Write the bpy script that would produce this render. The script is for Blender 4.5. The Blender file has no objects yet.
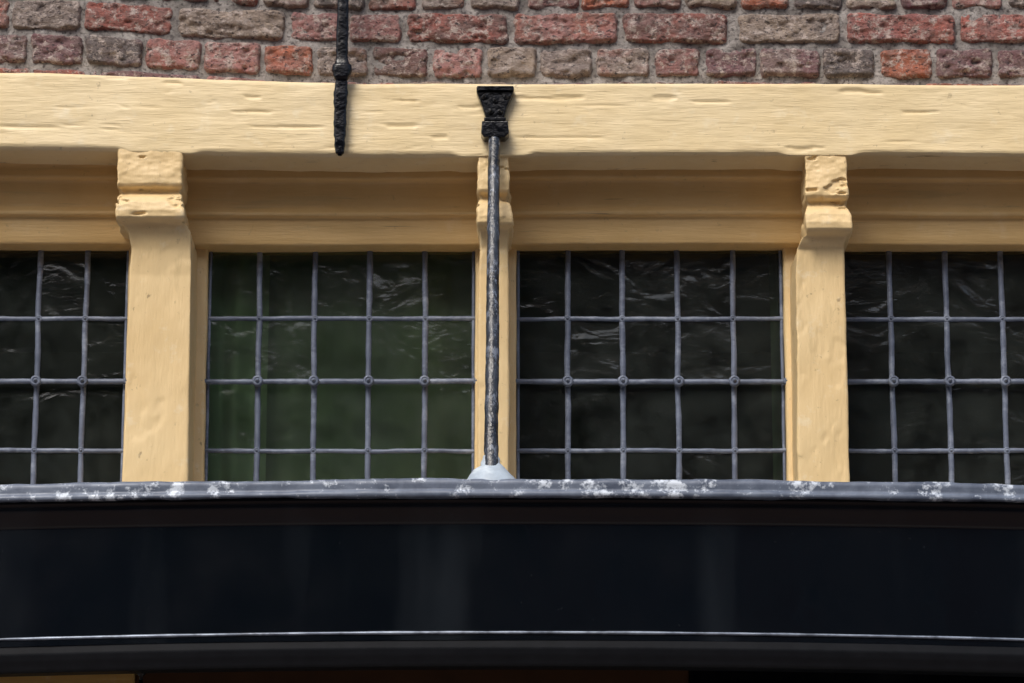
import bpy, bmesh, math, random
import numpy as np
from mathutils import Vector, Matrix
random.seed(7); rng=np.random.RandomState(11)
scene=bpy.context.scene
# ---------------- survey helpers (photo measurements -> metres on a known plane)
F=3500.0; TH=math.radians(14.5); D=7.455; H=1.6
def P(px,py,y):
    u=(px-512)/F; v=(341.5-py)/F
    d=(u, math.cos(TH)-v*math.sin(TH), math.sin(TH)+v*math.cos(TH))
    t=(y+D)/d[1]
    return (u*t, y, H+d[2]*t)
def PX(px,y,py=360): return P(px,py,y)[0]
def PZ(py,y): return P(512,py,y)[2]
# ---------------- numpy noise
def _h(i,j,k,s):
    n=(i*374761393+j*668265263+k*2147483647+s*974634777)&0xffffffff
    n=((n^(n>>13))*1274126177)&0xffffffff
    n=((n^(n>>16))*2246822519)&0xffffffff
    return ((n^(n>>15))&0xffffff)/float(0xffffff)*2-1
def vn(x,y,z,s=0):
    x,y,z=np.broadcast_arrays(np.asarray(x,float),np.asarray(y,float),np.asarray(z,float))
    xi=np.floor(x).astype(np.int64); yi=np.floor(y).astype(np.int64); zi=np.floor(z).astype(np.int64)
    fx=x-xi; fy=y-yi; fz=z-zi
    fx=fx*fx*fx*(fx*(fx*6-15)+10); fy=fy*fy*fy*(fy*(fy*6-15)+10); fz=fz*fz*fz*(fz*(fz*6-15)+10)
    r=0
    for a in (0,1):
        for b in (0,1):
            for c in (0,1):
                w=(fx if a else 1-fx)*(fy if b else 1-fy)*(fz if c else 1-fz)
                r=r+w*_h(xi+a,yi+b,zi+c,s)
    return r
def fbm(x,y,z,o=4,s=0):
    r=0;a=1;t=0
    for i in range(o):
        r=r+a*vn(np.asarray(x)*2**i,np.asarray(y)*2**i,np.asarray(z)*2**i,s+i*17); t+=a; a*=.5
    return r/t
def sst(a,b,x):
    t=np.clip((x-a)/(b-a),0,1); return t*t*(3-2*t)
# ---------------- mesh builder
class MB:
    def __init__(s): s.v=[];s.f=[];s.c=[];s.n=0
    def grid(s,V,wrap=False,col=None):
        n,m,_=V.shape
        idx=np.arange(n*m).reshape(n,m)+s.n
        if wrap: idx=np.concatenate([idx,idx[:,:1]],1)
        q=np.stack([idx[:-1,:-1],idx[:-1,1:],idx[1:,1:],idx[1:,:-1]],-1).reshape(-1,4)
        s.v.append(V.reshape(-1,3)); s.f+=q.tolist(); s.n+=n*m
        if col is None: col=(1,1,1)
        c=np.ones((n*m,4)); c[:,:3]=np.asarray(col).reshape(-1,3) if np.ndim(col)>1 else col
        s.c.append(c)
        return idx
    def poly(s,pts,faces,col=(1,1,1)):
        p=np.array(pts,float); s.v.append(p); s.f+=[[i+s.n for i in f] for f in faces]; s.n+=len(p)
        c=np.ones((len(p),4)); c[:,:3]=col; s.c.append(c)
    def box(s,a,b,col=(1,1,1)):
        x0,y0,z0=a;x1,y1,z1=b
        s.poly([(x0,y0,z0),(x1,y0,z0),(x1,y1,z0),(x0,y1,z0),(x0,y0,z1),(x1,y0,z1),(x1,y1,z1),(x0,y1,z1)],
               [(0,3,2,1),(4,5,6,7),(0,1,5,4),(1,2,6,5),(2,3,7,6),(3,0,4,7)],col)
    def build(s,name,mat,parent=None,smooth=True,recalc=False,bevel=0):
        me=bpy.data.meshes.new(name)
        me.from_pydata(np.concatenate(s.v).tolist(),[],s.f)
        ca=me.color_attributes.new("Col",'FLOAT_COLOR','POINT')
        ca.data.foreach_set('color',np.concatenate(s.c).ravel())
        if recalc:
            bm=bmesh.new(); bm.from_mesh(me); bmesh.ops.recalc_face_normals(bm,faces=bm.faces); bm.to_mesh(me); bm.free()
        me.polygons.foreach_set('use_smooth',[smooth]*len(me.polygons))
        me.materials.append(mat)
        o=bpy.data.objects.new(name,me); scene.collection.objects.link(o)
        if parent: o.parent=parent
        if bevel:
            m=o.modifiers.new('bev','BEVEL'); m.width=bevel; m.segments=2; m.limit_method='ANGLE'
        return o
def empty(name):
    o=bpy.data.objects.new(name,None); scene.collection.objects.link(o); return o
def resample(pts,step):
    out=[pts[0]]
    for a,b in zip(pts[:-1],pts[1:]):
        L=math.hypot(b[0]-a[0],b[1]-a[1]); n=max(1,int(math.ceil(L/step)))
        for i in range(1,n+1): out.append((a[0]+(b[0]-a[0])*i/n,a[1]+(b[1]-a[1])*i/n))
    return np.array(out)
def pnormals(p):
    t=np.gradient(p,axis=0); n=np.stack([-t[:,1],t[:,0]],1)
    return n/np.maximum(np.linalg.norm(n,axis=1,keepdims=True),1e-9)
# ---------------- materials
def newmat(name):
    m=bpy.data.materials.new(name); m.use_nodes=True
    nt=m.node_tree; b=nt.nodes['Principled BSDF']
    return m,nt,b
def N(nt,t,**k):
    n=nt.nodes.new(t)
    for a,b in k.items():
        if a in n.inputs: n.inputs[a].default_value=b
        else: setattr(n,a,b)
    return n
def coords(nt,scale=(1,1,1)):
    g=N(nt,'ShaderNodeNewGeometry'); mp=N(nt,'ShaderNodeMapping'); mp.inputs['Scale'].default_value=scale
    nt.links.new(g.outputs['Position'],mp.inputs['Vector']); return mp.outputs['Vector']
def noise(nt,vec,scale,detail=5,rough=.55,dist=0):
    n=N(nt,'ShaderNodeTexNoise'); n.inputs['Scale'].default_value=scale; n.inputs['Detail'].default_value=min(detail,4)
    n.inputs['Roughness'].default_value=rough; n.inputs['Distortion'].default_value=dist
    nt.links.new(vec,n.inputs['Vector']); return n.outputs['Fac']
def ramp(nt,fac,stops):
    r=N(nt,'ShaderNodeValToRGB'); e=r.color_ramp.elements
    while len(e)<len(stops): e.new(0.5)
    for q,(p,c) in zip(e,stops):
        q.position=p; q.color=(c if len(c)==4 else (*c,1)) if hasattr(c,'__len__') else (c,c,c,1)
    nt.links.new(fac,r.inputs['Fac']); return r.outputs['Color']
def mix(nt,fac,a,b,mode='MIX'):
    m=N(nt,'ShaderNodeMixRGB'); m.blend_type=mode
    for v,s in ((fac,'Fac'),(a,'Color1'),(b,'Color2')):
        if hasattr(v,'links'): nt.links.new(v,m.inputs[s])
        elif s=='Fac': m.inputs[s].default_value=v
        else: m.inputs[s].default_value=(*v,1)
    return m.outputs['Color']
def bump(nt,h,strength,dist,prev=None):
    b=N(nt,'ShaderNodeBump'); b.inputs['Strength'].default_value=strength; b.inputs['Distance'].default_value=dist
    nt.links.new(h,b.inputs['Height'])
    if prev: nt.links.new(prev,b.inputs['Normal'])
    return b.outputs['Normal']
def cream(name,stretch,c1,c2,crack=0.5,dirtamt=.5,white=.5):
    m,nt,b=newmat(name); v=coords(nt,(1,1,1)); vs=coords(nt,stretch)
    base=mix(nt,ramp(nt,noise(nt,v,5,5),[(.35,0.0),(.65,1.0)]),c1,c2)
    grain=noise(nt,vs,9,5,.65,.4)
    base=mix(nt,ramp(nt,grain,[(.28,.5),(.40,0.0)]),base,(.50,.37,.18))
    d=ramp(nt,noise(nt,v,55,5,.7),[(.64,0.0),(.74,dirtamt)])
    base=mix(nt,d,base,(.22,.16,.09))
    hair=ramp(nt,noise(nt,coords(nt,(stretch[0]*.8,1,stretch[2]*2.2)),22,4,.6,.5),[(.26,.75),(.33,0.0)])
    base=mix(nt,hair,base,(.25,.17,.08))
    wht=ramp(nt,noise(nt,v,17,5,.7),[(.58,0.0),(.75,white)])
    base=mix(nt,wht,base,(.86,.77,.57))
    nt.links.new(base,b.inputs['Base Color'])
    nt.links.new(ramp(nt,noise(nt,v,20,3),[(.3,.42),(.7,.65)]),b.inputs['Roughness'])
    n1=bump(nt,grain,crack,.004)
    fine=noise(nt,coords(nt,(stretch[0]*1.2,1,stretch[2]*.8)),60,4,.6)
    n2=bump(nt,fine,.5,.002,n1)
    nt.links.new(n2,b.inputs['Normal']); return m
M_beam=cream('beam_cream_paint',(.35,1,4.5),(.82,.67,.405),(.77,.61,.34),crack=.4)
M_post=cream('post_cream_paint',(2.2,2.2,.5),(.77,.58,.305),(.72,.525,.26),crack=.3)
M_friez=cream('frieze_shaded_cream',(.3,1,4),(.71,.49,.22),(.65,.435,.18),crack=.3,dirtamt=.35,white=.15)  # deeper cream: shade and bounce light of the recess put into the colour
# brick
M_brick,nt,b=newmat('weathered_brick')
at=N(nt,'ShaderNodeVertexColor',layer_name='Col'); v=coords(nt)
c=mix(nt,ramp(nt,noise(nt,v,22,5,.7),[(.40,0.0),(.60,.55)]),at.outputs['Color'],(.22,.17,.155))
c=mix(nt,ramp(nt,noise(nt,v,42,5,.8),[(.50,0.0),(.62,.85)]),c,(.62,.52,.47))
c=mix(nt,ramp(nt,noise(nt,coords(nt,(1,1,1.6)),75,5,.75),[(.36,.9),(.45,0.0)]),c,(.035,.028,.032))
nt.links.new(c,b.inputs['Base Color']); b.inputs['Roughness'].default_value=.85
n1=bump(nt,noise(nt,coords(nt,(1,1,1.6)),60,5,.85),1.0,.018); nt.links.new(n1,b.inputs['Normal'])
M_mort,nt,b=newmat('old_lime_mortar'); v=coords(nt)
c=mix(nt,ramp(nt,noise(nt,v,18,5,.7),[(.35,0.0),(.65,1.0)]),(.16,.145,.135),(.40,.37,.35))
c=mix(nt,ramp(nt,noise(nt,v,120,4),[(.35,.8),(.48,0.0)]),c,(.06,.05,.05))
nt.links.new(c,b.inputs['Base Color']); b.inputs['Roughness'].default_value=.95
nt.links.new(bump(nt,noise(nt,v,150,5,.7),.9,.005),b.inputs['Normal'])
# zinc / lead
def metal(name,c1,c2,rough=(.35,.6),metallic=.4,bs=40,bd=.002,ox=None,bst=.4,oxs=(1,1,1.5),oxr=(.52,.66),oxa=.85,spec=.5):
    m,nt,b=newmat(name); v=coords(nt)
    c=mix(nt,ramp(nt,noise(nt,v,14,5,.65),[(.35,0.0),(.65,1.0)]),c1,c2)
    if ox: c=mix(nt,ramp(nt,noise(nt,coords(nt,oxs),9,5,.8),[(oxr[0],0.0),(oxr[1],oxa)]),c,ox)
    nt.links.new(c,b.inputs['Base Color']); b.inputs['Metallic'].default_value=metallic
    b.inputs['Specular IOR Level'].default_value=spec
    nt.links.new(ramp(nt,noise(nt,v,25,4),[(.3,rough[0]),(.7,rough[1])]),b.inputs['Roughness'])
    nt.links.new(bump(nt,noise(nt,v,bs,5,.6),bst,bd),b.inputs['Normal']); return m
M_zinc=metal('weathered_zinc',(.07,.09,.135),(.16,.195,.26),ox=(.64,.71,.80),metallic=.05,oxs=(2.2,1,2.5),oxr=(.54,.64),oxa=.9)
M_lead=metal('lead_came',(.085,.105,.155),(.15,.18,.25),metallic=.1,bs=120,bd=.001,ox=(.26,.30,.38))
M_lcone=metal('lead_flashing',(.30,.36,.43),(.46,.55,.64),metallic=.0,ox=(.62,.70,.76))
M_iron=metal('black_painted_iron',(.002,.0025,.004),(.005,.006,.009),rough=(.08,.2),metallic=0,bs=45,bd=.004,bst=.7,spec=.4)
M_rod=metal('black_iron_rod_glints',(.006,.008,.012),(.04,.05,.068),rough=(.10,.25),metallic=0,bs=80,bd=.004,bst=.8,ox=(.17,.20,.26),oxs=(6,6,2),oxr=(.53,.6),oxa=.75)  # grey flecks in the colour stand in for glints on black iron
M_black,nt,b=newmat('black_gloss_paint'); v=coords(nt)
c=mix(nt,ramp(nt,noise(nt,coords(nt,(1.6,1,.25)),2.6,4,.5),[(.54,0.0),(.70,.30)]),(.0026,.004,.0066),(.03,.037,.045))  # tall paler patches in the colour, standing in for soft reflections
c=mix(nt,ramp(nt,noise(nt,v,170,3,.6),[(.70,0.0),(.76,.35)]),c,(.06,.07,.08))
nt.links.new(c,b.inputs['Base Color'])
nt.links.new(ramp(nt,noise(nt,v,6,5),[(.3,.08),(.7,.2)]),b.inputs['Roughness'])
nt.links.new(bump(nt,noise(nt,coords(nt,(.5,1,2)),8,3,.5),.14,.003),b.inputs['Normal'])
M_matte,nt,b=newmat('black_satin_paint'); v=coords(nt)
nt.links.new(mix(nt,noise(nt,v,30,4,.6),(.002,.003,.005),(.012,.014,.018)),b.inputs['Base Color'])
b.inputs['Roughness'].default_value=.5; b.inputs['Specular IOR Level'].default_value=.25
def plain(name,col,rough=.7,var=.3,sc=8,bmp=.2):
    m,nt,b=newmat(name); v=coords(nt)
    c=mix(nt,noise(nt,v,sc,4,.6),tuple(x*(1-var) for x in col),tuple(min(1,x*(1+var)) for x in col))
    nt.links.new(c,b.inputs['Base Color']); b.inputs['Roughness'].default_value=rough
    nt.links.new(bump(nt,noise(nt,v,sc*6,3),bmp,.004),b.inputs['Normal']); return m
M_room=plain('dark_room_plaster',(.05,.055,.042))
M_curt=plain('green_curtain_cloth',(.30,.42,.25),.9,.3,6)
M_wood=plain('dark_brown_timber',(.09,.045,.018),.5,.4,10)
# glass
def glassmat(name,tint,rs=1,dust=.022):
    m=bpy.data.materials.new(name); m.use_nodes=True; nt=m.node_tree; nt.nodes.clear()
    o=N(nt,'ShaderNodeOutputMaterial'); mx=N(nt,'ShaderNodeMixShader'); tr=N(nt,'ShaderNodeBsdfTransparent'); gl=N(nt,'ShaderNodeBsdfGlossy')
    tr.inputs['Color'].default_value=(*tint,1); gl.inputs['Roughness'].default_value=.05; gl.inputs['Color'].default_value=(.95,1,1,1)
    df=N(nt,'ShaderNodeBsdfDiffuse'); df.inputs['Color'].default_value=(.42,.50,.46,1); md=N(nt,'ShaderNodeMixShader')
    g=noise(nt,coords(nt,(1,1,1)),11,5,.7); nt.links.new(ramp(nt,g,[(.3,dust*.35),(.75,dust*2.4)]),md.inputs['Fac'])
    nt.links.new(tr.outputs[0],md.inputs[1]); nt.links.new(df.outputs[0],md.inputs[2])
    fr=N(nt,'ShaderNodeFresnel'); fr.inputs['IOR'].default_value=1.55
    n1=bump(nt,noise(nt,coords(nt,(1.0,1,1.3)),7,2,.5,1.2),.22*rs,.02); n2=bump(nt,noise(nt,coords(nt,(1,1,1.8)),24,3,.55,2.0),.11*rs,.005,n1)
    nt.links.new(n2,gl.inputs['Normal']); nt.links.new(n2,fr.inputs['Normal'])
    nt.links.new(fr.outputs['Fac'],mx.inputs['Fac']); nt.links.new(md.outputs[0],mx.inputs[1]); nt.links.new(gl.outputs[0],mx.inputs[2])
    nt.links.new(mx.outputs[0],o.inputs['Surface']); return m
M_glass=glassmat('old_rippled_glass',(.84,.92,.84))

XL,XR=-2.3,2.3
house=empty('brick_house')
def sag(x): return .034*sst(0,1,(-np.asarray(x)-.3)/.85)
# ================= BRICK WALL
zBeamTop=PZ(83.5,-.07)
YB=0.0
zc0=(PZ(79,YB)+PZ(45,YB))/2; zc1=(PZ(43,YB)+PZ(12,YB))/2
pitchz=zc1-zc0; bh=pitchz-.001
RED=(.42,.14,.11);PINK=(.46,.22,.20);PUR=(.28,.145,.155);GRY=(.32,.26,.23);TAN=(.42,.33,.265);ORA=(.50,.165,.095);DRK=(.23,.11,.10);DGR=(.17,.145,.14)
palette=[RED,PINK,PUR,GRY,TAN,ORA,DRK,PINK,DGR,RED,PUR]
rowC=[(-30,27,PUR),(30,82,PUR),(85,142,DGR),(146,200,PINK),(204,260,PINK),(264,313,ORA),(317,368,GRY),(372,428,DRK),(433,483,PINK),(488,536,TAN),(540,592,GRY),(597,650,GRY),(655,700,DRK),(705,757,PUR),(760,820,PUR),(823,875,DGR),(880,932,ORA),(937,992,PUR),(997,1050,PUR)]
rowB=[(-45,8,RED),(12,80,GRY),(84,172,RED),(178,284,TAN),(290,345,PINK),(349,401,PINK),(407,508,RED),(515,617,PINK),(624,727,RED),(738,840,TAN),(847,955,RED),(960,1060,RED)]
mb=MB()
def brick(x0,x1,zc,col,step):
    x0-=.0035;x1+=.0035
    hx=(x1-x0)/2; hz=bh/2*random.uniform(.95,1.0); cx=(x0+x1)/2
    nx=max(8,int(2*hx/step)); nz=max(6,int(2*hz/step))
    X,Z=np.meshgrid(np.linspace(-hx,hx,nx),np.linspace(-hz,hz,nz),indexing='ij')
    sd=random.uniform(0,100)
    wx=cx+X; tilt=random.uniform(-.02,.02)
    de=np.minimum(hx-np.abs(X),hz-np.abs(Z))
    rc=.016
    cr=np.hypot(np.maximum(0,np.abs(X)-hx+rc),np.maximum(0,np.abs(Z)-hz+rc)); de=np.minimum(de,rc-cr)
    de=de+.006*fbm(wx*24,sd,Z*40,4)
    h=-.020+.024*sst(-.001,.0105,de)
    h=h+.008*fbm(wx*20,sd+5,Z*36,5)+.006*np.minimum(0,fbm(wx*50,sd,Z*75,3,5)+.05)*2
    h=h-.020*np.clip(fbm(wx*14,sd+15,Z*34,4,7)-.2,0,.4)
    h=h+random.uniform(-.004,.003)
    g=random.uniform(.85,1.2); c=np.array(col)*g
    cc=np.ones((nx,nz,3))*c; t=sst(-.1,.4,fbm(wx*10,sd+9,Z*18,3))[...,None]
    c2=np.array(random.choice(palette))*.9; cc=cc*(1-.55*t)+c2*.55*t
    V=np.stack([wx,YB-h,zc+Z+X*tilt+sag(wx)+.003*vn(wx*3,zc*9,0)],-1)
    mb.grid(V,col=cc.reshape(-1,3))
for r in range(-1,15):
    zc=zc0+r*pitchz; step=.0026 if r<4 else .007
    if r in (0,1):
        L=rowC if r==0 else rowB; zp=62 if r==0 else 28
        for a,bb,c in L: brick(P(a-.5,zp,YB)[0],P(bb+.5,zp,YB)[0],zc,c,step)
        xl=P(L[0][0],zp,YB)[0]; xr=P(L[-1][1],zp,YB)[0]
    else: 
        off=random.uniform(-.02,.02); xl=0+off; xr=0+off-.0+.008
    w=.113 if r%2==0 else .232
    x=xr+.009
    while x<XR: ww=w*random.uniform(.9,1.06); brick(x,x+ww,zc,random.choice(palette),step if x<1.3 else .007); x+=ww+.0095
    x=xl
    while x>XL: ww=w*random.uniform(.9,1.06); brick(x-.0-ww,x,zc,random.choice(palette),step if x>-1.3 else .007); x-=ww+.0095
mb.build('brick_courses',M_brick,house,recalc=False)
mb=MB()
ztop=zc0+15*pitchz
xs=np.arange(XL-.02,XR+.02,.006); zs=np.arange(zc0-pitchz*1.7,ztop,.006)
X,Z=np.meshgrid(xs,zs,indexing='ij')
mb.grid(np.stack([X,YB+.0085-.007*fbm(X*25,3,Z*25,4),Z],-1)); mb.build('mortar_bed',M_mort,house)
# ================= BEAM
xs=np.arange(XL,XR,.0045)
pc=[PX(157,-.02),PX(493,-.02),PX(823,-.02)]; pitch=(pc[2]-pc[0])/2
postx=[pc[0]-2*pitch,pc[0]-pitch]+pc+[pc[2]+pitch,pc[2]+2*pitch]
near=np.min([np.abs(xs-p) for p in postx],axis=0)
bay=sst(.065,.10,near)
YF=-.07
zt=zBeamTop; zb=PZ(157,YF)
V=[]
for i,x in enumerate(xs):
    B=bay[i]; s0=float(sag(x)); t=zt+s0*.85+.0018*math.sin(x*2.1+1)+.0016*float(fbm(x*9,0,0,3,71)); bt=zb+.003*B+.0025*math.sin(x*3.1)+s0*.45+.002*float(fbm(x*8,0,0,3,72))
    ch=.003+.005*B
    prof=[(.03,t-.001),(YF+.008,t),(YF+.002,t-.002),(YF,t-.008),(YF,bt+ch+.004),(YF+.25*ch,bt+ch*.75+.001),(YF+.9*ch+.002,bt+.001),(YF+.9*ch+.008,bt),(.06,bt)]
    steps=[8,2,2,46,3,4,2,24]
    pts=[prof[0]]
    for (a,b2),n in zip(zip(prof[:-1],prof[1:]),steps):
        for k in range(1,n+1): pts.append((a[0]+(b2[0]-a[0])*k/n,a[1]+(b2[1]-a[1])*k/n))
    V.append(pts)
V=np.array(V); X=np.repeat(xs[:,None],V.shape[1],1); Y=V[...,0]; Z=V[...,1]
nrm=pnormals(V[len(V)//2]); ny=nrm[:,0][None]; nz=nrm[:,1][None]
if ny[0,20]>0: ny,nz=-ny,-nz
wob=fbm(X*2.2,Y*4,Z*4,3,3)*.004+fbm(X*7,Y*20,Z*26,4,9)*.0015+fbm(X*30,Y*30,Z*50,3,10)*.0006
q=fbm(X*5+2.5*fbm(X*2,0,Z*6,2,8),Y*30,Z*85,3,21)
crack=-np.clip(q-.46,0,.10)*.028
gro=-np.clip(.016-np.abs(fbm(X*1.6,Y*12,Z*28,3,33)+.1),0,.016)*.07*sst(0.05,.35,fbm(X*3,1,Z*10,2,34))
disp=wob+crack+gro
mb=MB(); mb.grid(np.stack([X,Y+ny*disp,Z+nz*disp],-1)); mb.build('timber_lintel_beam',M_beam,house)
# ================= FRIEZE (coved head boards)
prof=[(-.02,PZ(160,-.03)+.012),(.035,PZ(163,.035)),(.040,PZ(166,.035)),(.042,PZ(177,.04)),(.046,PZ(179,.045)),(.060,PZ(182,.06)),(.064,PZ(188,.064)),(.072,PZ(206,.072)),(.068,PZ(209,.068)),(.062,PZ(212,.062)),(.063,PZ(215,.063)),(.076,PZ(218,.076)),(.083,PZ(238,.083)),(.088,PZ(244,.085)),(.175,PZ(244,.085)+.002)]
p=resample(prof,.005); nn=pnormals(p); s_=-1 if nn[len(p)//2,0]>0 else 1; nn*=s_
xs=np.arange(XL,XR,.008)
X=np.repeat(xs[:,None],len(p),1); Y=np.repeat(p[None,:,0],len(xs),0); Z=np.repeat(p[None,:,1],len(xs),0)
d=.003*fbm(X*3,Y*5,Z*9,3,40)+.0012*fbm(X*8,Y*20,Z*40,3,41)
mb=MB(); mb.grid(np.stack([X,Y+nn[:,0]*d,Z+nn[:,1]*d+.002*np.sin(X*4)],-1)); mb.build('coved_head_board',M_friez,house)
# ================= POSTS with carved corbels
def interp(tab,z,col):
    zz=[t[0] for t in tab][::-1]; vv=[t[col] for t in tab][::-1]
    return np.interp(z,zz,vv)
zsill=PZ(478,.15)-.085
def post(name,xl,xr,cl,cr,cshift,top):
    s=cshift
    T=[(top-8,-.066,cl,cr),(top,-.067,cl,cr),(175+s,-.071,cl-.001,cr+.001),(183+s,-.070,cl-.001,cr+.002),(187+s,-.064,cl,cr+.001),(189+s,-.052,cl+.005,cr-.002),(193+s,-.048,cl+.006,cr-.003),(195+s,-.056,cl+.003,cr),(197.5+s,-.067,cl-.001,cr+.003),(202+s,-.074,cl-.002,cr+.006),
       (210+s,-.078,cl-.002,cr+.008),(216+s,-.076,cl-.001,cr+.008),(220+s,-.068,cl,cr+.006),(221.5+s,-.054,cl+.004,cr+.003),(225+s,-.047,xl*.5+cl*.5+.002,xr*.5+cr*.5),(232+s,-.038,xl*.8+cl*.2+.003,xr-.002),(248,-.028,xl+.004,xr-.001),(275,-.021,xl+.001,xr),(380,-.020,xl,xr),(560,-.020,xl-.001,xr+.001)]
    TT=[(PZ(t[0],t[1]),t[1],t[2],t[3]) for t in T]
    for i in range(1,len(TT)):
        if TT[i][0]>=TT[i-1][0]-.0004: TT[i]=(TT[i-1][0]-.0005,)+TT[i][1:]
    z=np.concatenate([np.arange(zsill-.05,PZ(240,-.03),.005),np.arange(PZ(240,-.03),TT[0][0]+.01,.0018)])
    yf=interp(TT,z,1); L=interp(TT,z,2); R=interp(TT,z,3)
    rr=.005; yb=.165
    rows=[]
    nfx=34
    for i in range(len(z)):
        pts=[];nr=[]
        for t in np.linspace(0,1,34)[:-1]: pts.append((L[i],yb+(yf[i]+rr-yb)*t)); nr.append((-1,0))
        for a in np.linspace(0,math.pi/2,5): pts.append((L[i]+rr-rr*math.cos(a),yf[i]+rr-rr*math.sin(a))); nr.append((-math.cos(a),-math.sin(a)))
        for t in np.linspace(0,1,nfx)[1:-1]: pts.append((L[i]+rr+(R[i]-L[i]-2*rr)*t,yf[i])); nr.append((0,-1))
        for a in np.linspace(math.pi/2,0,5): pts.append((R[i]-rr+rr*math.cos(a),yf[i]+rr-rr*math.sin(a))); nr.append((math.cos(a),-math.sin(a)))
        for t in np.linspace(0,1,34)[1:]: pts.append((R[i],yf[i]+rr+(yb-yf[i]-rr)*t)); nr.append((1,0))
        rows.append((pts,nr))
    A=np.array([r[0] for r in rows]); NR=np.array([r[1] for r in rows],float)
    Zg=np.repeat(z[:,None],A.shape[1],1)
    d=.004*fbm(A[...,0]*5+3,A[...,1]*6,Zg*4,3,50)+.0018*fbm(A[...,0]*30,A[...,1]*30,Zg*14,4,51)
    cor=sst(PZ(240,-.04),PZ(222,-.04),Zg)
    d=d+cor*(.0045*fbm(A[...,0]*26,A[...,1]*26,Zg*34,4,52)-.06*np.clip(fbm(A[...,0]*22,A[...,1]*22,Zg*55,3,53)-.33,0,.10))
    d=d-.016*np.clip(fbm(A[...,0]*14,A[...,1]*14,Zg*8,4,54)-.36,0,.09)
    V=np.stack([A[...,0]+NR[...,0]*d,A[...,1]+NR[...,1]*d,Zg],-1)
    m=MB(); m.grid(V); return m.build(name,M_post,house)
x=lambda q,y=-.02:PX(q,y)
xc=lambda q:PX(q,-.065,185)
post('corbelled_post',x(126),x(190),xc(117.5),xc(181.5),0,157)
post('corbelled_post.001',x(478),x(509),xc(478),xc(509.5),6,160)
post('corbelled_post.002',x(796.5),x(847),xc(805),xc(847.5),12,163)
for i,pxx in enumerate([postx[0],postx[1],postx[5],postx[6]]):
    post('corbelled_post.%03d'%(i+3),pxx-.06,pxx+.06,pxx-.062,pxx+.062,4,160)
# ================= WINDOW FRAMES, CAMES, GLASS
GY=.15
gx=lambda q:PX(q,GY)
wins=[ (gx(-92-8),gx(127),[gx(-72),gx(-17),gx(37.5),gx(84)],PZ(246,GY)),
       (gx(207),gx(475),[gx(258.5),gx(314.5),gx(369),gx(425)],PZ(246,GY)),
       (gx(516.5),gx(784),[gx(567.5),gx(622.5),gx(678),gx(733.5)],PZ(246,GY)),
       (gx(843),gx(1112),[gx(892),gx(948),gx(1003.5),gx(1060)],PZ(246,GY))]
wL=wins[0][0]-(wins[1][0]-wins[0][1])-.6; 
wins.insert(0,(wL,wins[0][0]-.12,[wL+.12*k for k in (1,2,3,4)],PZ(246,GY)))
wR=wins[-1][1]+.13
wins.append((wR,wR+.6,[wR+.12*k for k in (1,2,3,4)],PZ(246,GY)))
hz=[PZ(319,GY),PZ(383,GY),PZ(451,GY)]
zb_=zsill
def tube(m,p0,p1,rw,rd,n=60,seed=0,wob=.0012,ns=10):
    p0=np.array(p0);p1=np.array(p1);t=np.linspace(0,1,n)
    c=p0+(p1-p0)*t[:,None]; ax=(p1-p0)/np.linalg.norm(p1-p0)
    side=np.cross(ax,(0,1,0)); side/=np.linalg.norm(side); fr=np.array((0,-1.,0)); fr=fr-ax*fr.dot(ax)
    L=np.linalg.norm(p1-p0)
    w=wob*fbm(t*L*8+seed*7.3,seed,0,3,60); c=c+side*w[:,None]
    a=np.linspace(0,2*math.pi,ns,endpoint=False)
    rr=1+.12*fbm(t*L*40,seed,2,2,61)
    V=c[:,None]+side*(np.cos(a)*rw)[None,:,None]*rr[:,None,None]+fr*(np.sin(a)*rd)[None,:,None]*rr[:,None,None]
    m.grid(V,wrap=True)
def disc(m,cx,cy,cz,r,th,n=18,sd=0):
    rows=[]
    for rad,yo in ((r*.98,.004),(r,0),(r*.92,-th*.6),(r*.6,-th),(r*.52,-th*.75),(r*.34,-th*.8),(r*.28,-th*1.35),(.0001,-th*1.6)):
        rows.append([(cx+rad*(1+.06*math.sin(5*t+sd))*math.cos(t),cy+yo,cz+rad*math.sin(t)) for t in np.linspace(0,2*math.pi,n,endpoint=False)])
    m.grid(np.array(rows),wrap=True)
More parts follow.
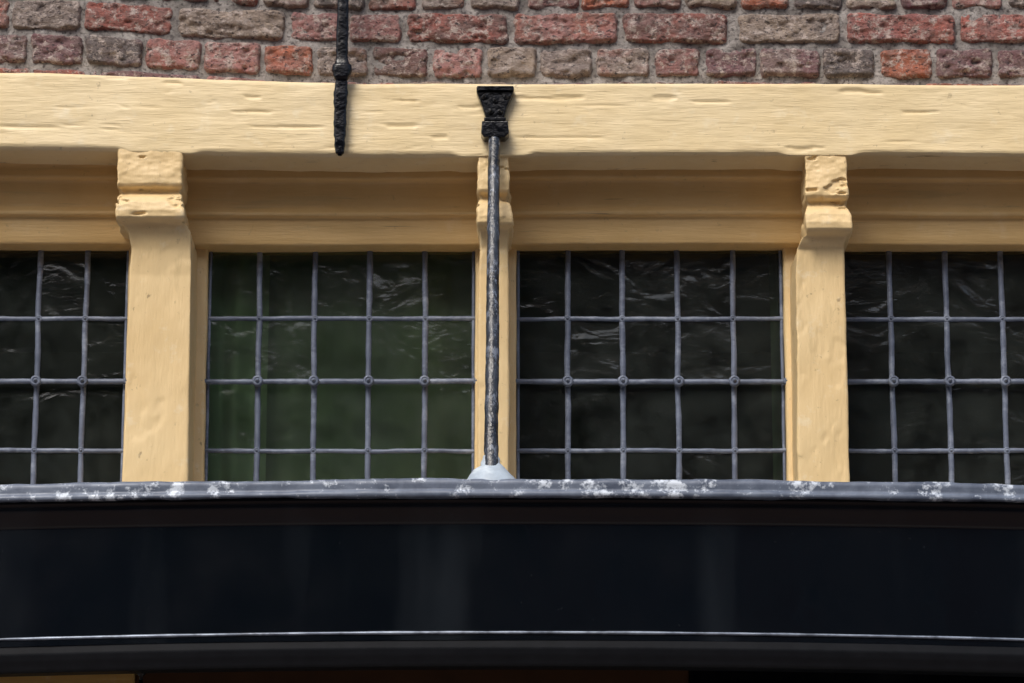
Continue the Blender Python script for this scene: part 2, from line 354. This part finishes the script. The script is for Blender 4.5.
for wi,(a,b_,vs,zt_) in enumerate(wins):
    w=empty('leaded_window'); w.parent=house
    m=MB()
    for k,vx in enumerate(vs): tube(m,(vx,GY,zb_),(vx+random.uniform(-.0015,.0015),GY,zt_+.002),.0066,.0055,90,seed=wi*9+k,wob=.0018)
    for k,zz in enumerate(hz):
        if k!=1: tube(m,(a,GY,zz+random.uniform(-.001,.001)),(b_,GY,zz+random.uniform(-.001,.001)),.0056,.0055,90,seed=wi*9+k+50,wob=.0018)
    for e in (a+.0035,b_-.0035): tube(m,(e,GY,zb_),(e,GY,zt_),.004,.004,40,seed=wi)
    for vx in vs:
        for zz in (hz[0],hz[2]): disc(m,vx,GY-.002,zz,.0088,.0045,12)
    m.build('lead_cames',M_lead,w,recalc=True)
    m=MB(); tube(m,(a-.010,GY-.014,hz[1]),(b_+.006,GY-.014,hz[1]),.0062,.0055,120,seed=wi+90,wob=.0014)
    for e in (a-.008,b_+.004): disc(m,e,GY-.018,hz[1],.0085,.005)
    for vx in vs: disc(m,vx,GY-.018,hz[1],.0130,.0085,sd=vx*50)
    m.build('saddle_bar',M_lead,w,recalc=True)
    m=MB()
    cx=[a]+list(vs)+[b_]; cz=[zt_]+hz+[zb_]
    for i in range(len(cx)-1):
        for j in range(len(cz)-1):
            tx=random.gauss(0,.010); tz=random.gauss(0,.016); mx=(cx[i]+cx[i+1])/2; mz=(cz[j]+cz[j+1])/2
            pts=[(X_,GY+tx*(X_-mx)+tz*(Z__-mz),Z__) for X_,Z__ in ((cx[i],cz[j+1]),(cx[i+1],cz[j+1]),(cx[i+1],cz[j]),(cx[i],cz[j]))]
            m.poly(pts,[(0,1,2,3)])
    m.build('glass_panes',M_glass,w,smooth=False)
for i in range(len(wins)-1):
    a=wins[i][1]; b_=wins[i+1][0]
    zz=np.arange(zb_-.02,wins[i][3]+.03,.012)
    prof=[(a,.18),(a,.150),(a,.132),(a+.002,.126),(a+.006,.124)]+[(a+(b_-a)*t,.124) for t in (.2,.35,.5,.65,.8)]+[(b_-.006,.124),(b_-.002,.126),(b_,.132),(b_,.150),(b_,.18)]
    pr=np.array(prof)
    X=np.repeat(pr[None,:,0],len(zz),0);Y=np.repeat(pr[None,:,1],len(zz),0);Z=np.repeat(zz[:,None],len(pr),1)
    d=.0022*fbm(X*20,Y*20,Z*10,3,70)
    m=MB(); m.grid(np.stack([X+d,Y-.5*d,Z],-1)); m.build('window_jamb',M_post,house)
m=MB(); m.box((XL,.09,zb_-.05),(XR,.20,zb_+.004)); m.build('window_sill',M_post,house,smooth=False,bevel=.004)
# interior
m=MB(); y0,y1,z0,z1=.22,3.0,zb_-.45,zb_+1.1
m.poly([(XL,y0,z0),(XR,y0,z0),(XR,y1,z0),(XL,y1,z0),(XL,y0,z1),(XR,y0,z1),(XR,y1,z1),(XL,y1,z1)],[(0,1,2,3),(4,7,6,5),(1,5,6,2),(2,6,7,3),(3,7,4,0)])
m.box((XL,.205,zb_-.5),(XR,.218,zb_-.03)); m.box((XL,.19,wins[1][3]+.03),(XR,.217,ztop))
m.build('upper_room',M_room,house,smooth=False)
def curtain(name,x0,x1,y,amp,k,seed,mat=M_curt):
    xs=np.linspace(x0,x1,160); zs=np.linspace(zb_-.05,wins[1][3]+.05,40)
    X,Z=np.meshgrid(xs,zs,indexing='ij')
    Y=y+amp*np.sin(X*k+2.2*vn(X*5,seed,Z*1.5))+.5*amp*vn(X*30,seed,Z*2)
    m=MB(); m.grid(np.stack([X,Y,Z],-1)); return m.build(name,mat,house)
curtain('curtain',wins[2][0]-.03,wins[2][0]+.13,.245,.012,75,3)
curtain('curtain.001',wins[2][0]+.10,wins[2][1]+.05,.275,.010,40,9,plain('sage_curtain_cloth',(.20,.27,.16),.9,.35,5))
curtain('curtain.002',wins[3][1]-.02,wins[3][1]+.06,.28,.012,90,5,plain('dim_curtain_cloth',(.10,.15,.08),.9,.3,5))
# ================= CANOPY
can=empty('shop_canopy')
YC=-.40
c=lambda py,y=YC:PZ(py,y)
ztopc=c(479)
def sweepx(name,prof,mat,parent,step=.004,dx=.008,dsp=None,x0=XL,x1=XR):
    p=resample(prof,step); nn=pnormals(p)
    if nn[len(p)//2,0]>0: nn=-nn
    xs=np.arange(x0,x1+dx,dx); X=np.repeat(xs[:,None],len(p),1)
    Y=np.repeat(p[None,:,0],len(xs),0)+0; Z=np.repeat(p[None,:,1],len(xs),0)+0
    Z=Z-.007*np.minimum(X*X,4)*np.clip((ztopc-Z)/.35,0,1)
    Y=Y+.042*np.minimum(X*X,4)
    if dsp is not None:
        d=dsp(X,Y,Z); Y=Y+nn[:,0]*d; Z=Z+nn[:,1]*d
    m=MB(); ix=m.grid(np.stack([X,Y,Z],-1))
    return m.build(name,mat,parent)
prof=[(.17,ztopc+.035),(-.10,ztopc+.018),(YC+.03,ztopc+.002),(YC+.006,ztopc),(YC+.001,ztopc-.003),(YC-.001,ztopc-.008),(YC,c(490)),(YC-.004,c(492)),(YC-.0055,c(494)),(YC-.004,c(496.3)),(YC+.001,c(497)),(YC+.012,c(496.2)),(YC+.03,c(496))]
sweepx('zinc_roof_edge',prof,M_zinc,can,dsp=lambda X,Y,Z:.0035*fbm(X*6,0,Z*6,3,80)+.0015*fbm(X*30,Y*5,Z*30,3,81)+.004*np.clip(vn(X*4,1,1,5)-.3,0,1))
YFs=-.362
prof=[(YC+.014,c(492)),(YC+.012,c(499,YC+.012)),(YC+.015,c(502,YC+.015)),(YC+.018,c(508,YC+.02)),(YC+.028,c(516,YC+.03)),(YFs-.004,c(522,YFs)),(YFs,c(524,YFs)),(YFs,c(640,YFs))]
sweepx('black_fascia',prof,M_black,can,dsp=lambda X,Y,Z:.0016*fbm(X*1.6,0,Z*2.5,3,85)+.0003*fbm(X*20,0,Z*20,3,86))
prof=[(YFs+.0015,c(638,YFs)),(YFs+.001,c(648,YFs)),(YFs+.006,c(654,YFs)),(YFs+.012,c(659,YFs)),(YFs+.016,c(663,YFs)),(YFs+.02,c(665,YFs)),(YFs+.06,c(665,YFs)),(YFs+.065,c(640,YFs)),(.02,c(640,YFs)+.01)]
sweepx('lower_moulding',prof,M_matte,can)
zbd=c(632.5,YFs)
prof=[(YFs+.001-.0045*math.cos(t),zbd+.0034*math.sin(t)) for t in np.linspace(math.pi/2,-math.pi/2,9)]
M_bead=metal('bead_highlight_grey',(.14,.17,.23),(.36,.42,.52),rough=(.3,.45),metallic=.3,ox=(.05,.06,.08),oxr=(.5,.62),oxa=.7)  # pale grey set into the colour as the highlight line along the bead
sweepx('highlight_bead',prof,M_bead,can,step=.002,dsp=lambda X,Y,Z:.0008*fbm(X*8,0,0,3,87))
for sx in (XL,XR+.004):
    m=MB(); m.box((sx-.003,YFs+.30,c(640,YFs)),(sx+.003,.1,ztopc-.004)); m.build('canopy_end_board',M_black,can,smooth=False)
# ================= IRON STAY ROD
rod=empty('iron_stay_rod')
def ringloft(m,rows,n=20,sq=None):
    R=[]
    for (cx,cy,cz,rx,ry,e) in rows:
        ring=[]
        for t in np.linspace(0,2*math.pi,n,endpoint=False):
            ct,st=math.cos(t),math.sin(t)
            ring.append((cx+rx*math.copysign(abs(ct)**e,ct),cy+ry*math.copysign(abs(st)**e,st),cz))
        R.append(ring)
    m.grid(np.array(R),wrap=True)
m=MB()
top=P(494.5,136,-.092); bot=P(491,470,-.36)
rows=[]
for t in np.linspace(0,1,260):
    x_=top[0]+(bot[0]-top[0])*t; y_=top[1]+(bot[1]-top[1])*t-.006*math.sin(t*math.pi); z_=top[2]+(bot[2]-top[2])*t
    r=.0128+.0022*t; nz_=float(fbm(t*34,1,1,3,90)); r*=1+.07*nz_
    rows.append((x_+.0012*float(fbm(t*8,5,5,3,91)),y_,z_,r,r,.85))
ringloft(m,rows,20); m.build('shaft',M_rod,rod,recalc=True)
m=MB(); rows=[]
for py,r in ((456,.016),(459,.018),(463,.020),(466,.024),(470,.034),(475,.045),(480,.055),(486,.062)):
    rows.append((bot[0]+.002*math.sin(py),-.35,PZ(py,-.35),r*(1+.06*math.sin(py*2.3)),r*.8,1))
ringloft(m,rows,28); o=m.build('lead_flashing_cone',M_lcone,rod,recalc=True)
def plate(m,outline,y0,y1):
    n=len(outline); pts=[]
    for (px_,py_) in outline:
        X_,_,Z__=P(px_,py_,y0); pts.append((X_,y0,Z__))
    cx=sum(p[0] for p in pts)/n; cz=sum(p[2] for p in pts)/n
    fr=[(cx+(p[0]-cx)*.93,y0-.002,cz+(p[2]-cz)*.95) for p in pts]; bk=[(p[0],y1,p[2]) for p in pts]
    allp=fr+pts+bk; f=[tuple(range(n))]
    for i in range(n):
        j=(i+1)%n; f+= [(i,n+i,n+j,j),(n+i,2*n+i,2*n+j,n+j)]
    m.poly(allp,f)
m=MB()
plate(m,[(476.5,87),(495,86.5),(514,87),(514,91),(511.5,97),(507.5,106),(504,119),(486,119),(482.5,107),(478.5,97),(476.5,92)],-.090,-.066)
plate(m,[(477,86),(513.5,86),(514,90.5),(477,90.5)],-.098,-.066)
plate(m,[(482,121),(508,121),(509,133),(505,137),(484,137),(481,133)],-.106,-.066)
plate(m,[(484,117.5),(506,117.5),(506,120.5),(484,120.5)],-.101,-.066)
o=m.build('fishtail_plate',M_iron,rod,smooth=False,recalc=True,bevel=.0015)
m=MB()
for q in ((484.5,97),(506,97),(495.5,101),(491,112),(500,112)):
    X_,_,Z__=P(q[0],q[1],-.092); disc(m,X_,-.0915,Z__,.0068,.006,10)
m.build('rivets',M_iron,rod,recalc=True)
# ================= WALL ANCHOR (long iron strap)
anc=empty('iron_wall_anchor')
m=MB(); rows=[]
tab=[(-120,344,6.2,-.086),(-20,343.5,6.2,-.086),(10,343,6.2,-.086),(30,342.5,6.2,-.086),(46,342,6.2,-.086),(60,342,6.4,-.086),(64,342,7.5,-.088),(66,342,9.5,-.09),(71,342,10,-.09),(75,342,9.5,-.09),(78,341.5,8.0,-.09),(81,341.5,6.2,-.088),(86,341.2,6.8,-.088),(100,340.5,7.2,-.088),(115,340.2,6.8,-.088),(130,340,6.4,-.088),(142,339.8,5.8,-.088),(150,339.8,5.2,-.087),(153,339.8,4.2,-.087),(155,339.8,2.0,-.086)]
pys=np.concatenate([np.arange(-120,60,2),np.arange(60,155.5,1.0)])
for py in pys:
    cx=np.interp(py,[t[0] for t in tab],[t[1] for t in tab]); w=np.interp(py,[t[0] for t in tab],[t[2] for t in tab]); yy=np.interp(py,[t[0] for t in tab],[t[3] for t in tab])
    if py>82: w*=1+.05*math.sin(py*.62)
    p_=P(cx,py,yy-.004)
    rows.append((p_[0],p_[1],p_[2],w*.00212*(1+.10*float(fbm(py*.2,1,2,3,95))),.007 if not 64<py<79 else .012,.6))
ringloft(m,rows,20); m.build('strap',M_iron,anc,recalc=True)
m=MB()
q0=P(344,-100,-.086); m.box((q0[0]-.02,-.10,q0[2]-.01),(q0[0]+.02,.01,q0[2]+.01))
m.build('staple',M_iron,anc,smooth=False,bevel=.003)
# ================= SHOPFRONT BELOW
zl=PZ(652,-.03)
m=MB(); m.box((XL,-.03,zl-.28),(PX(134,-.03,676),.15,zl+.05)); m.build('shop_lintel',cream('lintel_ochre_paint',(.4,1,4),(.80,.55,.18),(.72,.48,.15)),house,smooth=False,bevel=.004)
m=MB(); m.box((PX(134.5,-.03,676),-.01,zl-.22),(PX(690,-.03,676),.15,zl+.05)); m.box((PX(134.5,-.03,676),-.03,zl-.30),(PX(690,-.03,676),.14,zl-.223)); m.build('shop_transom',M_wood,house,smooth=False,bevel=.004)
m=MB(); m.box((PX(690.5,-.03,676),-.02,zl-.3),(XR,.15,zl+.05)); m.build('shop_transom.001',M_black,house,smooth=False,bevel=.004)
m=MB()
for xx in (XL,-1.2,-.1,1.0,XR-.14): m.box((xx,-.02,.5),(xx+.14,.12,zl-.302))
m.box((XL,-.03,0.0),(XR,.15,.5)); m.build('shop_posts',M_black,house,smooth=False,bevel=.005)
m=MB(); m.poly([(XL,.08,.5),(XR,.08,.5),(XR,.08,zl-.3),(XL,.08,zl-.3)],[(0,1,2,3)]); m.build('shop_glass',M_glass,house,smooth=False)
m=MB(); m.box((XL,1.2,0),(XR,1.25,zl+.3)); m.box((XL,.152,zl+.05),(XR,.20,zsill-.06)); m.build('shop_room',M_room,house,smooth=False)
hk=empty('hanging_iron_hook')
m=MB(); p_=P(141,673,-.27); rows=[]
for dz,r in ((.06,.003),(.012,.003),(.008,.009),(.002,.012),(-.004,.009),(-.008,.004),(-.02,.0045),(-.03,.014),(-.045,.019),(-.06,.014),(-.07,.004),(-.09,.001)): rows.append((p_[0],p_[1],p_[2]+dz,r,r,1))
ringloft(m,rows,14); m.build('finial',M_iron,hk,recalc=True)

# ================= STREET
m=MB(); m.box((-400,-400,-.2),(400,400,-.13)); m.build('ground',plain('ground_earth',(.12,.11,.09),.95),None,smooth=False)
M_pav,nt,b=newmat('street_brick_paving'); br=N(nt,'ShaderNodeTexBrick'); br.inputs['Scale'].default_value=5; v=coords(nt); nt.links.new(v,br.inputs['Vector'])
br.inputs['Color1'].default_value=(.16,.09,.07,1); br.inputs['Color2'].default_value=(.12,.08,.07,1); br.inputs['Mortar'].default_value=(.06,.055,.05,1)
nt.links.new(br.outputs['Color'],b.inputs['Base Color']); b.inputs['Roughness'].default_value=.85
m=MB(); m.box((-60,-11,-.129),(60,-1.8,-.12)); m.build('street',M_pav,None,smooth=False)
m=MB(); m.box((-60,-1.8,-.128),(60,0,0)); m.box((-60,-13,-.128),(60,-11,0)); m.build('pavement',plain('paving_stone',(.2,.19,.18),.9),None,smooth=False,bevel=.01)
cols=[(.17,.075,.055),(.13,.07,.055),(.20,.12,.09),(.16,.08,.06)]
xx=-13
for i,(w_,h_) in enumerate([(6,7.6),(5.5,8.3),(6.2,7.9),(7,8.4)]):
    e=empty('brick_house'); mt=plain('opposite_brick_%d'%i,cols[i],.9,.3,3)
    m=MB(); y0=-13-.02*i; m.box((xx,y0-8,-.1),(xx+w_-.01,y0,h_)); 
    pk=h_+3; m.poly([(xx,y0,h_),(xx+w_-.01,y0,h_),(xx,y0-8,h_),(xx+w_-.01,y0-8,h_),(xx,y0-4,pk),(xx+w_-.01,y0-4,pk)],[(0,1,5,4),(2,4,5,3),(0,4,2),(1,3,5)])
    o=m.build('walls',mt,e,smooth=False)
    m=MB(); g=MB()
    for r_ in range(2):
        for k in range(3):
            cx=xx+w_*(k+.5)/3; cz=2.0+r_*3.2; 
            if r_==0 and k==1: g.box((cx-.5,y0,0.05),(cx+.5,y0+.03,2.4)); continue
            m.box((cx-.65,y0,cz-.9),(cx+.65,y0+.04,cz+.9)); g.box((cx-.55,y0+.03,cz-.8),(cx-.02,y0+.055,cz+.8)); g.box((cx+.02,y0+.03,cz-.8),(cx+.55,y0+.055,cz+.8))
    m.box((xx,y0,h_-.25),(xx+w_-.01,y0+.15,h_)); m.build('window_frames',plain('white_trim_%d'%i,(.6,.6,.57),.6,.1),e,smooth=False); g.build('windows_and_door',M_black,e,smooth=False)
    xx+=w_
# street tree across the road
tree=empty('leafy_tree')
m=MB(); rows=[]
tx,ty=-1.6,-11.5
for t in np.linspace(0,1,14): rows.append((tx+.1*math.sin(t*3),ty,-.1+5.5*t,.16*(1-.6*t)+.02,.16*(1-.6*t)+.02,1))
ringloft(m,rows,10)
for k in range(7):
    an=k*.9; L=1.6; b0=np.array((tx+.1,ty,3.2+.35*k)); R=[]
    for t in np.linspace(0,1,8): 
        pnt=b0+np.array((math.cos(an)*L*t,math.sin(an)*L*t*.7,L*t*.8)); R.append((pnt[0],pnt[1],pnt[2],.06*(1-.8*t),.06*(1-.8*t),1))
    ringloft(m,R,6)
m.build('trunk_and_limbs',M_wood,tree)
n=6000; cl=rng.normal(size=(26,3)); cl/=np.linalg.norm(cl,axis=1,keepdims=True); cl*=rng.uniform(.5,1,(26,1))*np.array((1.9,1.3,1.5))
ci=rng.randint(0,26,n); pos=cl[ci]+rng.normal(size=(n,3))*.38+np.array((tx,ty,6.0))
u=rng.normal(size=(n,3)); u/=np.linalg.norm(u,axis=1,keepdims=True); w2=rng.normal(size=(n,3)); w2=np.cross(u,w2); w2/=np.linalg.norm(w2,axis=1,keepdims=True)
Q=np.stack([pos-u*.07,pos+w2*.045,pos+u*.07,pos-w2*.045],1).reshape(-1,3)
m=MB(); m.poly(Q,[(4*i,4*i+1,4*i+2,4*i+3) for i in range(n)]); m.build('foliage',plain('leaf_green',(.06,.10,.03),.6,.4,2),tree,smooth=False)

# ================= LIGHT
w=bpy.data.worlds.new('World'); scene.world=w; w.use_nodes=True; nt=w.node_tree
bg=nt.nodes['Background']; sky=nt.nodes.new('ShaderNodeTexSky'); sky.sky_type='NISHITA'; sky.sun_disc=False
el=math.radians(48); az=math.radians(205)
sky.sun_elevation=el; sky.sun_rotation=az; sky.dust_density=4; sky.air_density=1.0; sky.ozone_density=1
nt.links.new(sky.outputs[0],bg.inputs[0]); bg.inputs[1].default_value=.15
sl=bpy.data.lights.new('sun','SUN'); sl.energy=2.15; sl.angle=math.radians(25); sl.color=(1,.96,.90)
so=bpy.data.objects.new('sun',sl); scene.collection.objects.link(so)
dv=Vector((math.sin(az)*math.cos(el),math.cos(az)*math.cos(el),math.sin(el)))
so.rotation_euler=dv.to_track_quat('Z','Y').to_euler()
cam=bpy.data.cameras.new('camera'); co=bpy.data.objects.new('camera',cam); scene.collection.objects.link(co)
co.location=(0,-D,H); co.rotation_euler=(math.pi/2+TH,0,0); cam.sensor_width=36; cam.lens=F/1024*36; cam.clip_end=2000; cam.clip_start=.1
scene.camera=co
scene.view_settings.view_transform='Standard'; scene.view_settings.look='None'; scene.view_settings.exposure=0
